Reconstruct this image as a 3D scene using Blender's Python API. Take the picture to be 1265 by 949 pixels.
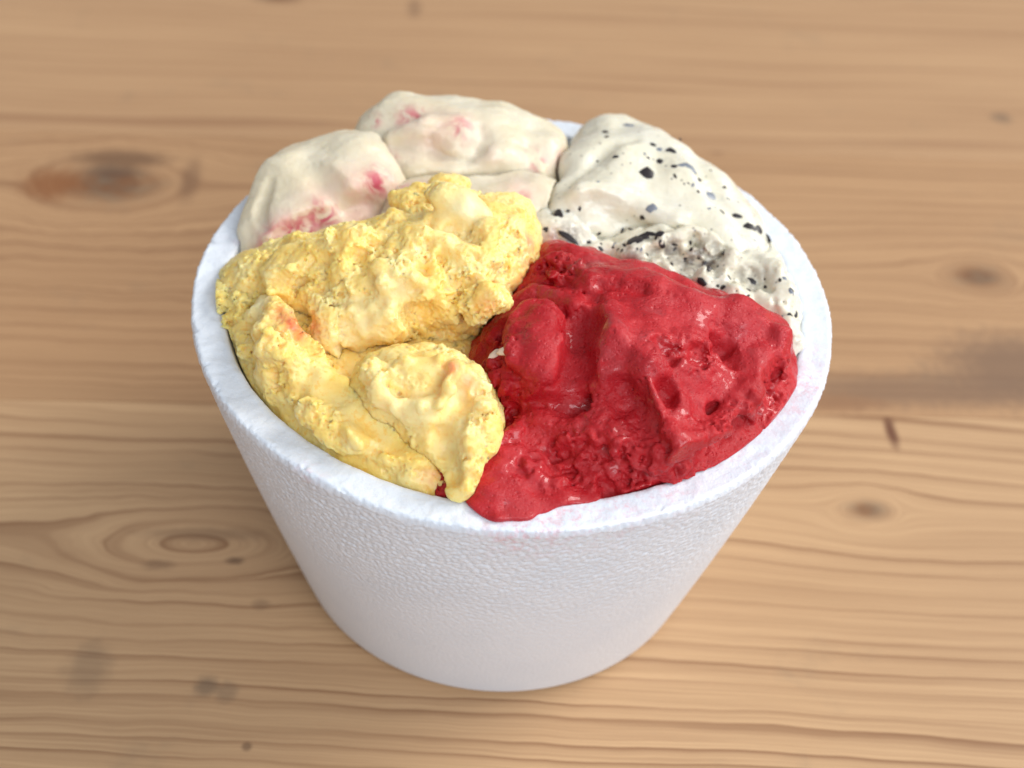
import bpy, math, random
import numpy as np
from mathutils import Vector, Matrix

# ------------------------------------------------------------------ scene, camera, light
for o in list(bpy.data.objects):
    bpy.data.objects.remove(o)
scene = bpy.context.scene
COL = scene.collection
MM = 0.001

# camera solved from the tub's rim and base outlines in the photograph (1265 x 949)
PW, PH = 1265.0, 949.0
LENS = 50.0
FPX = LENS / 36.0 * PW
ELEV, DIST, ROLL = math.radians(43.55), 408.8, math.radians(4.323)
OFX, OFY = -6.9, 15.04
VD = np.array([0.0, math.cos(ELEV), -math.sin(ELEV)])
CAM = np.array([0.0, 0.0, 60.0]) - DIST * VD
_r = np.array([1.0, 0, 0])
_u = np.cross(_r, VD)
VR = _r * math.cos(ROLL) + _u * math.sin(ROLL)
VU = -_r * math.sin(ROLL) + _u * math.cos(ROLL)

def ray(px, py):
    v = VD + VR * (px - PW / 2 - OFX) / FPX - VU * (py - PH / 2 - OFY) / FPX
    return v / np.linalg.norm(v)

def at(px, py, z):
    """pixel of the photograph -> point (mm) at height z"""
    v = ray(px, py)
    return CAM + v * ((z - CAM[2]) / v[2])

cd = bpy.data.cameras.new('camera')
cam = bpy.data.objects.new('camera', cd)
COL.objects.link(cam)
cd.lens = LENS
cd.sensor_width = 36.0
cd.clip_start = 0.01
cd.clip_end = 50.0
cd.shift_x = -OFX / PW
cd.shift_y = OFY / PW
m = Matrix.Identity(4)
for i in range(3):
    m[i][0], m[i][1], m[i][2], m[i][3] = VR[i], VU[i], -VD[i], CAM[i] * MM
cam.matrix_world = m
cd.dof.use_dof = True
cd.dof.focus_distance = 0.342
cd.dof.aperture_fstop = 10.0
scene.camera = cam

world = bpy.data.worlds.new('World')
scene.world = world
world.use_nodes = True
bg = world.node_tree.nodes['Background']
bg.inputs[0].default_value = (0.95, 0.97, 1.0, 1)
bg.inputs[1].default_value = 0.45

def area(name, loc, target, size, power, color):
    l = bpy.data.lights.new(name, 'AREA')
    l.shape = 'RECTANGLE'
    l.size, l.size_y = size
    l.energy = power
    l.color = color
    o = bpy.data.objects.new(name, l)
    COL.objects.link(o)
    o.location = loc
    o.rotation_euler = (Vector(target) - Vector(loc)).to_track_quat('-Z', 'Y').to_euler()
    return o
# a big window to the right and behind, a weaker unseen fill lamp at the right front
area('window_light', (3.6, 1.3, 3.15), (0, 0, 0.06), (2.5, 2.1), 208.0, (1.0, 0.975, 0.93))
area('front_fill', (1.5, -2.6, 2.3), (0, 0, 0.06), (2.4, 2.0), 98.0, (0.89, 0.945, 1.0))

vs = scene.view_settings
vs.view_transform = 'Standard'
vs.look = 'None'
vs.exposure = 0.02
vs.gamma = 1.0
vs.use_curve_mapping = False

# ------------------------------------------------------------------ helpers: nodes
class NT:
    def __init__(s, name):
        s.mat = bpy.data.materials.new(name)
        s.mat.use_nodes = True
        s.t = s.mat.node_tree
        s.bsdf = s.t.nodes['Principled BSDF']
        s.out = s.t.nodes['Material Output']
    def n(s, typ, **kw):
        nd = s.t.nodes.new(typ)
        for k, v in kw.items():
            setattr(nd, k, v)
        return nd
    def put(s, sock, v):
        if isinstance(v, bpy.types.NodeSocket):
            s.t.links.new(v, sock)
        elif isinstance(v, (tuple, list)) and len(v) == 3 and sock.type == 'RGBA':
            sock.default_value = (*v, 1)
        else:
            sock.default_value = v
    def math(s, op, a, b=0.0, c=0.0, clamp=False):
        nd = s.n('ShaderNodeMath', operation=op, use_clamp=clamp)
        s.put(nd.inputs[0], a); s.put(nd.inputs[1], b); s.put(nd.inputs[2], c)
        return nd.outputs[0]
    def ramp(s, v, a, b, lo=0.0, hi=1.0, smooth=True):
        nd = s.n('ShaderNodeMapRange', interpolation_type='SMOOTHSTEP' if smooth else 'LINEAR')
        s.put(nd.inputs[0], v); s.put(nd.inputs[1], a); s.put(nd.inputs[2], b)
        s.put(nd.inputs[3], lo); s.put(nd.inputs[4], hi)
        return nd.outputs[0]
    def mix(s, f, a, b, blend='MIX'):
        nd = s.n('ShaderNodeMix', data_type='RGBA', blend_type=blend)
        s.put(nd.inputs[0], f); s.put(nd.inputs[6], a); s.put(nd.inputs[7], b)
        return nd.outputs[2]
    def noise(s, vec, scale, detail=2.0, rough=0.5, dist=0.0):
        nd = s.n('ShaderNodeTexNoise')
        s.put(nd.inputs['Vector'], vec); s.put(nd.inputs['Scale'], scale)
        s.put(nd.inputs['Detail'], detail); s.put(nd.inputs['Roughness'], rough)
        s.put(nd.inputs['Distortion'], dist)
        return nd.outputs[0]
    def voronoi(s, vec, scale, feature='F1', smooth=None):
        nd = s.n('ShaderNodeTexVoronoi', feature=feature)
        s.put(nd.inputs['Vector'], vec); s.put(nd.inputs['Scale'], scale)
        if smooth is not None:
            nd.inputs['Smoothness'].default_value = smooth
        return nd.outputs[0]
    def obj(s):
        return s.n('ShaderNodeTexCoord').outputs['Object']
    def attr(s, name):
        return s.n('ShaderNodeAttribute', attribute_name=name).outputs['Fac']
    def vec(s, x, y, z=0.0):
        nd = s.n('ShaderNodeCombineXYZ')
        s.put(nd.inputs[0], x); s.put(nd.inputs[1], y); s.put(nd.inputs[2], z)
        return nd.outputs[0]
    def bump(s, h, strength, dist, normal=None):
        nd = s.n('ShaderNodeBump')
        s.put(nd.inputs['Height'], h)
        nd.inputs['Strength'].default_value = strength
        nd.inputs['Distance'].default_value = dist
        if normal is not None:
            s.put(nd.inputs['Normal'], normal)
        return nd.outputs[0]
    def set(s, **kw):
        for k, v in kw.items():
            s.put(s.bsdf.inputs[k.replace('_', ' ')], v)

def link(name, mesh, parent=None, mat=None):
    o = bpy.data.objects.new(name, mesh)
    COL.objects.link(o)
    if mat is not None:
        mesh.materials.clear()
        mesh.materials.append(mat)
    if parent is not None:
        o.parent = parent
    return o

def thing(name, label, cat, loc=(0, 0, 0)):
    o = bpy.data.objects.new(name, None)
    COL.objects.link(o)
    o.empty_display_size = 0.02
    o.location = loc
    o['label'] = label
    o['category'] = cat
    return o

# ------------------------------------------------------------------ table of flush planks
TABLE_ROT = math.radians(4.65)
TC, TS = math.cos(TABLE_ROT), math.sin(TABLE_ROT)

def tab(px, py):
    """pixel -> (along grain, across grain) in mm on the table"""
    p = at(px, py, 0.0)
    return p[0] * TC + p[1] * TS, -p[0] * TS + p[1] * TC

def wood(name, knots, spots, seed, spacing, light, dark, tint=0.0, line=1.0, wander=5.0, shear=0.0):
    w = NT(name)
    sep = w.n('ShaderNodeSeparateXYZ')
    w.put(sep.inputs[0], w.obj())
    s = w.math('MULTIPLY', sep.outputs[0], 1000.0)
    t = w.math('MULTIPLY', sep.outputs[1], 1000.0)
    # slow wander of the grain
    wn = w.noise(w.vec(w.math('MULTIPLY', s, 0.0045), w.math('MULTIPLY', t, 0.012), seed), 1.0, 2.0, 0.5)
    psi = w.math('ADD', t, w.math('MULTIPLY', w.math('SUBTRACT', wn, 0.5), wander * 4))
    if shear:
        psi = w.math('ADD', psi, w.math('MULTIPLY', s, shear))
    wn2 = w.noise(w.vec(w.math('MULTIPLY', s, 0.014), w.math('MULTIPLY', t, 0.12), seed + 5), 1.0, 2.0, 0.5)
    psi = w.math('ADD', psi, w.math('MULTIPLY', w.math('SUBTRACT', wn2, 0.5), 0.8))
    core = None
    for (ks, kt, a, st, cs) in knots:      # centre, radius across, stretch along, darkness of core
        ds = w.math('DIVIDE', w.math('SUBTRACT', s, ks), st)
        dt = w.math('SUBTRACT', t, kt)
        nz = w.noise(w.vec(w.math('MULTIPLY', s, 0.05 / st * 2), w.math('MULTIPLY', t, 0.07), ks), 1.0, 2.0)
        rho2 = w.math('ADD', w.math('MULTIPLY', ds, ds), w.math('MULTIPLY', dt, dt))
        rho = w.math('MULTIPLY', w.math('SQRT', rho2), w.math('ADD', 0.75, w.math('MULTIPLY', nz, 0.5)))
        rr = w.math('MAXIMUM', w.math('MULTIPLY', rho, rho), a * a)
        psi = w.math('SUBTRACT', psi, w.math('DIVIDE', w.math('MULTIPLY', dt, a * a), rr))
        psi = w.math('ADD', psi, w.math('MULTIPLY', w.math('MINIMUM', w.math('SUBTRACT', rho, a), 0.0), 1.2))
        if cs > 0:
            c = w.ramp(rho, a * 0.15, a * 1.0, cs, 0.0)
            core = c if core is None else w.math('MAXIMUM', core, c)
    # growth rings with uneven spacing
    un = w.noise(w.vec(w.math('MULTIPLY', psi, 0.045), seed * 3.1, 0.0), 1.0, 2.0)
    g = w.math('ADD', w.math('DIVIDE', psi, spacing), w.math('MULTIPLY', un, 3.5))
    fr = w.math('FRACT', g)
    late = w.math('MULTIPLY', w.math('POWER', fr, 4.5), w.ramp(fr, 0.93, 1.0, 1.0, 0.0))
    amp = w.noise(w.vec(w.math('MULTIPLY', s, 0.006), w.math('MULTIPLY', psi, 0.11), seed + 9), 1.0, 2.0)
    late = w.math('MULTIPLY', late, w.ramp(amp, 0.3, 0.68, 0.25, 1.35))
    fib = w.noise(w.vec(w.math('MULTIPLY', s, 0.012), w.math('MULTIPLY', psi, 1.6), seed + 2), 1.0, 3.0, 0.6)
    fib2 = w.noise(w.vec(w.math('MULTIPLY', s, 0.12), w.math('MULTIPLY', t, 4.0), seed + 3), 1.0, 2.0, 0.6)
    patch = w.noise(w.vec(w.math('MULTIPLY', s, 0.006), w.math('MULTIPLY', t, 0.028), seed + 4), 1.0, 3.0)
    col = w.mix(w.ramp(patch, 0.3, 0.7), light, tuple(0.80 * l + 0.20 * d for l, d in zip(light, dark)))
    col = w.mix(w.ramp(fib, 0.3, 0.75, 0.0, 0.38), col, dark)
    col = w.mix(w.math('MULTIPLY', late, 0.80 * line, clamp=True), col, dark)
    col = w.mix(w.ramp(fib2, 0.62, 0.9, 0.0, 0.35), col, tuple(d * 0.8 for d in dark))
    if core is not None:
        kn = w.noise(w.vec(w.math('MULTIPLY', s, 0.12), w.math('MULTIPLY', t, 0.2), seed), 1.0, 3.0)
        kc = w.mix(w.ramp(kn, 0.35, 0.65), (0.16, 0.060, 0.020), (0.15, 0.095, 0.058))
        col = w.mix(core, col, kc)
    for (px, py, rs, rt, c, f) in spots:     # small knots, pitch pockets, stains
        a, b = tab(px, py)
        nz = w.noise(w.vec(w.math('MULTIPLY', s, 0.25), w.math('MULTIPLY', t, 0.25), px), 1.0, 2.0)
        ds = w.math('DIVIDE', w.math('SUBTRACT', s, a), rs)
        dt = w.math('DIVIDE', w.math('SUBTRACT', t, b), rt)
        r = w.math('SQRT', w.math('ADD', w.math('MULTIPLY', ds, ds), w.math('MULTIPLY', dt, dt)))
        r = w.math('MULTIPLY', r, w.math('ADD', 0.6, w.math('MULTIPLY', nz, 0.8)))
        col = w.mix(w.ramp(r, 0.25, 1.0, f, 0.0), col, c)
    grime = w.noise(w.vec(w.math('MULTIPLY', s, 0.03), w.math('MULTIPLY', t, 0.03), 7.7), 1.0, 4.0, 0.65)
    col = w.mix(w.ramp(grime, 0.58, 0.82, 0.0, 0.30), col, (0.20, 0.15, 0.10))
    rough = w.ramp(fib, 0.2, 0.8, 0.42, 0.62)
    w.set(Base_Color=col, Roughness=rough)
    w.bsdf.inputs['Specular IOR Level'].default_value = 0.42
    h = w.math('SUBTRACT', w.math('MULTIPLY', fib2, 0.35), w.math('MULTIPLY', late, -0.5))
    w.set(Normal=w.bump(h, 0.35, 0.00025))
    return w.mat

def plank_mesh(x0, x1, y0, y1, th, b):
    """a long board with softly eased top edges (mm)"""
    prof = [(y0, -th), (y0, -b), (y0 + b * 0.3, -b * 0.3), (y0 + b, 0.0), (y1 - b, 0.0), (y1 - b * 0.3, -b * 0.3), (y1, -b), (y1, -th)]
    v = []
    for x in (x0, x1):
        v += [(x * MM, y * MM, z * MM) for y, z in prof]
    n = len(prof)
    f = [tuple(range(n)), tuple(range(2 * n - 1, n - 1, -1))]
    f += [(i, i + n, (i + 1) % n + n, (i + 1) % n) for i in range(n)]
    me = bpy.data.meshes.new('plank')
    me.from_pydata(v, [], f)
    me.update()
    return me

table = thing('table', 'pale knotty pine table top of flush boards under the foam tub', 'table', (0, 0, 0))
table.rotation_euler = (0, 0, TABLE_ROT)
LIGHT, DARK = (0.50, 0.285, 0.135), (0.27, 0.125, 0.048)
def kn(px, py, a, st, cs):
    q = tab(px, py)
    return (q[0], q[1], a, st, cs)
BR = (0.11, 0.055, 0.03)
GR = (0.13, 0.09, 0.06)
jy = tab(0, 493)[1]
wood_front = wood('pine_front', [kn(240, 672, 15, 2.9, 0.0), kn(1072, 630, 7.0, 1.6, 0.8)],
                  [(1101, 534, 3.0, 12.0, (0.13, 0.045, 0.02), 0.95), (290, 693, 4, 2.2, BR, 0.7), (195, 698, 7, 3, BR, 0.4),
                   (110, 825, 9, 14, GR, 0.35), (255, 848, 5, 5, GR, 0.6), (280, 855, 5, 5, GR, 0.4), (305, 922, 2, 2, BR, 0.6),
                   (322, 747, 4, 3, BR, 0.35), (255, 660, 28, 4, BR, 0.35)],
                  1.7, 6.6, (0.575, 0.365, 0.198), (0.22, 0.101, 0.043), line=1.15, wander=4.0, shear=0.07)
wood_mid = wood('pine_middle', [kn(135, 228, 19, 1.6, 0.9), kn(1208, 342, 11, 1.6, 0.85)],
                [(66, 228, 17, 15, (0.22, 0.075, 0.02), 0.8), (150, 196, 30, 9, (0.11, 0.052, 0.026), 0.7), (235, 222, 6, 22, (0.15, 0.075, 0.04), 0.5), (255, 158, 70, 9, (0.25, 0.125, 0.06), 0.5), (372, 163, 6, 6, BR, 0.5), (884, 184, 7, 6, (0.16, 0.07, 0.035), 0.55), (140, 213, 16, 6, (0.08, 0.05, 0.035), 0.6),
                 (1130, 482, 75, 13, (0.20, 0.115, 0.068), 0.75), (1262, 455, 45, 28, (0.19, 0.11, 0.066), 0.85), (1025, 498, 30, 7, (0.24, 0.115, 0.055), 0.6)],
                4.3, 7.5, (0.50, 0.298, 0.153), (0.20, 0.089, 0.038), line=0.9, wander=3.0)
wood_back = wood('pine_back', [kn(345, -4, 9, 2.0, 0.8), kn(1040, -10, 7, 3.0, 0.2)],
                 [(1237, 146, 7, 6, GR, 0.6), (512, 10, 5, 14, BR, 0.4)],
                 8.9, 8.5, (0.505, 0.31, 0.165), (0.25, 0.12, 0.056), line=0.8, wander=4.0)
wood_side = wood('pine_plain', [], [], 12.3, 7.5, LIGHT, DARK, line=0.8)
PWD = 162.0
for k, mt in ((-2, wood_side), (-1, wood_front), (0, wood_mid), (1, wood_back), (2, wood_side), (3, wood_side)):
    y0 = jy + k * PWD
    link('plank', plank_mesh(-720, 720, y0 + 0.08, y0 + PWD - 0.08, 32.0, 0.45), table, mt)

# ------------------------------------------------------------------ foam tub
RIM = 99.6
R_OUT, R_BASE, WALL = 85.0, 60.4, 8.4

def r_in(z):
    return 58.0 + (R_OUT - WALL - 58.0) * np.clip((z - 10.0) / (RIM - 10.0), 0.0, 1.2)

rng = np.random.default_rng(5)
PERM = rng.permutation(256).astype(np.int32)
PERM = np.concatenate([PERM, PERM, PERM])
RV = rng.random(256).astype(np.float32)

GV = rng.normal(size=(256, 3)).astype(np.float32)
GV /= np.linalg.norm(GV, axis=1)[:, None]
ROTN = np.array(Matrix.Rotation(0.7, 3, 'X') @ Matrix.Rotation(0.5, 3, 'Y') @ Matrix.Rotation(1.1, 3, 'Z'), dtype=np.float32)

def vnoise(p, scale, off=0.0):
    """smooth gradient noise in about 0..1; p (N,3) in mm, scale = size of a feature in mm"""
    q = (p / np.asarray(scale, dtype=np.float32)) @ ROTN + np.float32(off)
    i = np.floor(q).astype(np.int32)
    f = (q - i).astype(np.float32)
    w = f * f * f * (f * (f * 6 - 15) + 10)
    i &= 255
    c = [(i[:, k], (i[:, k] + 1) & 255) for k in range(3)]
    hx = [PERM[c[0][0]], PERM[c[0][1]]]
    def g(a, b, d):
        v = GV[PERM[PERM[hx[a] + c[1][b]] + c[2][d]]]
        return v[:, 0] * (f[:, 0] - a) + v[:, 1] * (f[:, 1] - b) + v[:, 2] * (f[:, 2] - d)
    wx, wy, wz = w[:, 0], w[:, 1], w[:, 2]
    def lx(b, d):
        u = g(0, b, d)
        return u + (g(1, b, d) - u) * wx
    def ly(d):
        u = lx(0, d)
        return u + (lx(1, d) - u) * wy
    u = ly(0)
    return 0.5 + 0.72 * (u + (ly(1) - u) * wz)

def pores(p, cell, off=0.0, keep=0.7):
    """round bubbles: how deep a point lies inside one (0..1)"""
    q = (p / np.float32(cell)) @ ROTN + np.float32(off)
    b = np.floor(q - 0.5).astype(np.int32)
    out = np.zeros(len(p), np.float32)
    for dx in (0, 1):
        for dy in (0, 1):
            for dz in (0, 1):
                c = b + np.array([dx, dy, dz], np.int32)
                i = c & 255
                hsh = PERM[PERM[PERM[i[:, 0]] + i[:, 1]] + i[:, 2]]
                ctr = c + 0.5 + GV[hsh] * 0.24
                rad = 0.18 + 0.30 * RV[hsh]
                d = np.sqrt(((q - ctr) ** 2).sum(1))
                v = np.where(RV[(hsh + 77) & 255] < keep, np.clip(1 - d / rad, 0, 1), 0)
                out = np.maximum(out, v)
    return out

def fbm(p, scale, octv=3, off=0.0, gain=0.5):
    s, a, t = 0.0, 1.0, 0.0
    sc = np.asarray(scale, dtype=np.float32)
    for k in range(octv):
        s = s + a * vnoise(p, sc, off + 17.3 * k)
        t += a
        a *= gain
        sc = sc * 0.5
    return s / t

def sstep(a, b, x):
    t = np.clip((x - a) / (b - a), 0, 1)
    return t * t * (3 - 2 * t)

def tub_profile():
    """(r, z) from the middle of the underside out, up, over the rim, down inside, to the middle of the floor"""
    p = [(0.0, 1.2), (52.0, 1.2), (54.5, 0.0)]
    c = 2.2
    for a in np.linspace(-90, -14, 8):
        p.append((R_BASE - c + c * math.cos(math.radians(a)), c + c * math.sin(math.radians(a))))
    n = 250
    for i in range(1, n):
        u = i / n
        z = c + (RIM - 1.6 - c) * u
        p.append((R_BASE + 0.3 + (R_OUT - 0.35 - R_BASE) * (z / (RIM - 3)) + 0.8 * math.sin(math.pi * u), z))
    for a in np.linspace(0, 90, 7):
        p.append((R_OUT - 0.9 + 0.9 * math.cos(math.radians(a)), RIM - 0.9 + 0.9 * math.sin(math.radians(a))))
    for k in range(1, 16):
        p.append((R_OUT - 0.9 - (WALL - 2.1) * k / 16, RIM - 0.1 * math.sin(math.pi * k / 16)))
    for a in np.linspace(90, 175, 7):
        p.append((R_OUT - WALL + 1.2 + 1.2 * math.cos(math.radians(a)), RIM - 1.3 + 1.2 * math.sin(math.radians(a))))
    for z in np.linspace(RIM - 4, 10.0, 24):
        p.append((float(r_in(z)), z))
    p += [(55.0, 8.5), (0.0, 8.5)]
    return p

def make_tub():
    prof = tub_profile()
    N = 1500
    th = np.arange(N) * 2 * math.pi / N
    pr = np.array(prof)
    d = np.gradient(pr, axis=0)
    d /= np.linalg.norm(d, axis=1)[:, None] + 1e-9
    nr, nz = d[:, 1], -d[:, 0]                                   # outward normal of the profile
    arc = np.concatenate([[0], np.cumsum(np.linalg.norm(np.diff(pr, axis=0), axis=1))])
    # moulded beads: jittered cells round the wall, each a shallow dome
    NB = 400
    cu = 2 * math.pi * 80.0 / NB
    gu = np.tile(th / (2 * math.pi) * NB, (len(pr), 1))
    gv = np.tile((arc / cu)[:, None], (1, N))
    bu, bv = np.floor(gu).astype(int), np.floor(gv).astype(int)
    best = np.full(gu.shape, 9.0)
    size = np.ones(gu.shape)
    for du in (-1, 0, 1):
        for dv in (-1, 0, 1):
            iu, iv = (bu + du) % NB, bv + dv
            hsh = PERM[PERM[iu & 255] + (iv & 255)] ^ PERM[(iu >> 8) + 40]
            jx, jy = GV[hsh & 255, 0] * 0.42, GV[hsh & 255, 1] * 0.42
            off = 0.5 * (iv & 1)
            dd = np.hypot(gu - (bu + du + 0.25 + off + jx), gv - (iv + 0.5 + jy))
            m_ = dd < best
            size = np.where(m_, 0.6 + 0.6 * RV[(hsh + 9) & 255], size)
            best = np.minimum(best, dd)
    zz = pr[:, 1]
    outer = (np.arange(len(pr)) < np.argmax(pr[:, 0]) + 20)
    amp = (0.06 + 0.19 * sstep(36, 88, zz)) * sstep(3, 12, zz) * outer
    amp = np.where((nz > 0.6) & (zz > RIM - 2), 0.06, amp)
    bead = amp[:, None] * np.clip(1 - (best / 0.62) ** 2, -0.4, 1) * size
    rows_v = []
    F = []
    cnt = 0
    for j, (r, z) in enumerate(prof):
        if r == 0.0:
            rows_v.append((np.array([[0.0, 0.0, z]]), cnt, 1)); cnt += 1
        else:
            rj = r + nr[j] * bead[j]
            rows_v.append((np.stack([rj * np.cos(th), rj * np.sin(th), z + nz[j] * bead[j]], 1), cnt, N)); cnt += N
    V = np.concatenate([q[0] for q in rows_v])
    rows = [(q[1], q[2]) for q in rows_v]
    # hand-handled foam: a rim that is not quite level or round, small dents
    rr = np.hypot(V[:, 0], V[:, 1])
    up = sstep(60, 99, V[:, 2])
    w = (fbm(V.astype(np.float32), 30.0, 2, 3.0) - 0.5)
    nick = (fbm(V.astype(np.float32), 5.0, 2, 9.0) - 0.5) * 1.3 - 0.8 * sstep(0.60, 0.80, fbm(V.astype(np.float32), 3.2, 2, 14.0)) * sstep(82.5, 84.5, rr)
    edge = up * sstep(70, 74, rr)
    V[:, 2] += edge * (w * 1.6 + nick * 0.7)
    k = 1 + up * (fbm(V.astype(np.float32), 40.0, 2, 21.0) - 0.5) * 0.010
    V[:, 0] *= k
    V[:, 1] *= k
    i = np.arange(N); k2 = (i + 1) % N
    for (a, n0), (b, n1) in zip(rows[:-1], rows[1:]):
        if n0 == 1:
            F.append(np.stack([b + k2, b + i, np.full(N, a), np.full(N, -1)], 1))
        elif n1 == 1:
            F.append(np.stack([a + i, a + k2, np.full(N, b), np.full(N, -1)], 1))
        else:
            F.append(np.stack([a + i, a + k2, b + k2, b + i], 1))
    F = np.concatenate(F)
    nf = np.where(F[:, 3] < 0, 3, 4)
    me = bpy.data.meshes.new('foam_tub')
    me.vertices.add(len(V)); me.vertices.foreach_set('co', (V * MM).astype(np.float32).ravel())
    flat = F.ravel(); flat = flat[flat >= 0]
    me.loops.add(len(flat)); me.loops.foreach_set('vertex_index', flat.astype(np.int32))
    me.polygons.add(len(F)); me.polygons.foreach_set('loop_start', np.concatenate([[0], np.cumsum(nf)[:-1]]).astype(np.int32))
    me.polygons.foreach_set('use_smooth', np.ones(len(F), bool))
    me.update(calc_edges=True)
    me.validate()
    # berry juice smeared on the rim
    vw = V
    sm = np.zeros(len(V), np.float32)
    for (px, py, r, f) in ((1000, 470, 7, .55), (985, 505, 6, .35), (700, 632, 8, .6), (650, 640, 9, .7), (760, 618, 8, .45), (820, 600, 8, .35),
                           (900, 555, 7, .35), (950, 515, 6, .35), (380, 583, 4, .25), (300, 300, 5, .15), (1008, 440, 5, .3)):
        c = at(px, py, RIM)
        sm = np.maximum(sm, f * np.exp(-((vw - c) ** 2).sum(1) / (r * r)))
    at_ = me.attributes.new('smear', 'FLOAT', 'POINT')
    at_.data.foreach_set('value', sm)
    return me

fm = NT('polystyrene_foam')
oc = fm.obj()
wob = fm.n('ShaderNodeVectorMath', operation='ADD')
nzn = fm.n('ShaderNodeTexNoise'); fm.put(nzn.inputs['Vector'], oc); nzn.inputs['Scale'].default_value = 260
sc_ = fm.n('ShaderNodeVectorMath', operation='SCALE'); fm.put(sc_.inputs[0], nzn.outputs['Color']); sc_.inputs['Scale'].default_value = 0.0012
fm.put(wob.inputs[0], oc); fm.put(wob.inputs[1], sc_.outputs[0])
vb = fm.voronoi(oc, 880, 'SMOOTH_F1', 0.1)
fm.t.nodes[-1].inputs['Randomness'].default_value = 0.65
sepz = fm.n('ShaderNodeSeparateXYZ'); fm.put(sepz.inputs[0], oc)
topm = fm.math('MULTIPLY', fm.ramp(sepz.outputs[2], 0.040, 0.092, 0.30, 1.0), fm.ramp(sepz.outputs[2], 0.0945, 0.0982, 1.0, 0.16))
fine = fm.noise(oc, 1600, 2.0)
big = fm.noise(oc, 55, 3.0)
vb = fm.math('POWER', fm.math('MULTIPLY', vb, 1.15), 2.0)
hgt = fm.math('ADD', 0.0, fm.math('MULTIPLY', fine, fm.ramp(sepz.outputs[2], 0.0955, 0.0985, 0.10, 0.40)))
smv = fm.noise(oc, 420, 4.0, 0.7)
fcol = fm.mix(fm.ramp(big, 0.35, 0.7), (0.755, 0.805, 0.885), (0.72, 0.775, 0.86))
fcol = fm.mix(fm.math('MULTIPLY', fm.attr('smear'), fm.ramp(smv, 0.42, 0.72), clamp=True), fcol, (0.75, 0.20, 0.24))
fm.set(Base_Color=fcol, Roughness=0.40)
fm.bsdf.inputs['Subsurface Weight'].default_value = 0.25
fm.bsdf.inputs['Subsurface Radius'].default_value = (1, 1, 1)
fm.bsdf.inputs['Subsurface Scale'].default_value = 0.002
fm.set(Normal=fm.bump(hgt, 0.6, 0.0005))
tub = link('foam_tub', make_tub(), None, fm.mat)
tub['label'] = 'round white polystyrene foam tub filled with four ice creams'
tub['category'] = 'tub'

# ------------------------------------------------------------------ ice cream: volumes sculpted stroke by stroke
HV = 0.40                                   # voxel, mm
LAT = np.array([-92.0, -96.0, 74.0])        # lattice origin
FLOOR = 9.2

def rot(ax, ay, az):
    ax, ay, az = (math.radians(a) for a in (ax, ay, az))
    return np.array(Matrix.Rotation(az, 3, 'Z') @ Matrix.Rotation(ay, 3, 'Y') @ Matrix.Rotation(ax, 3, 'X'))

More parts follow.
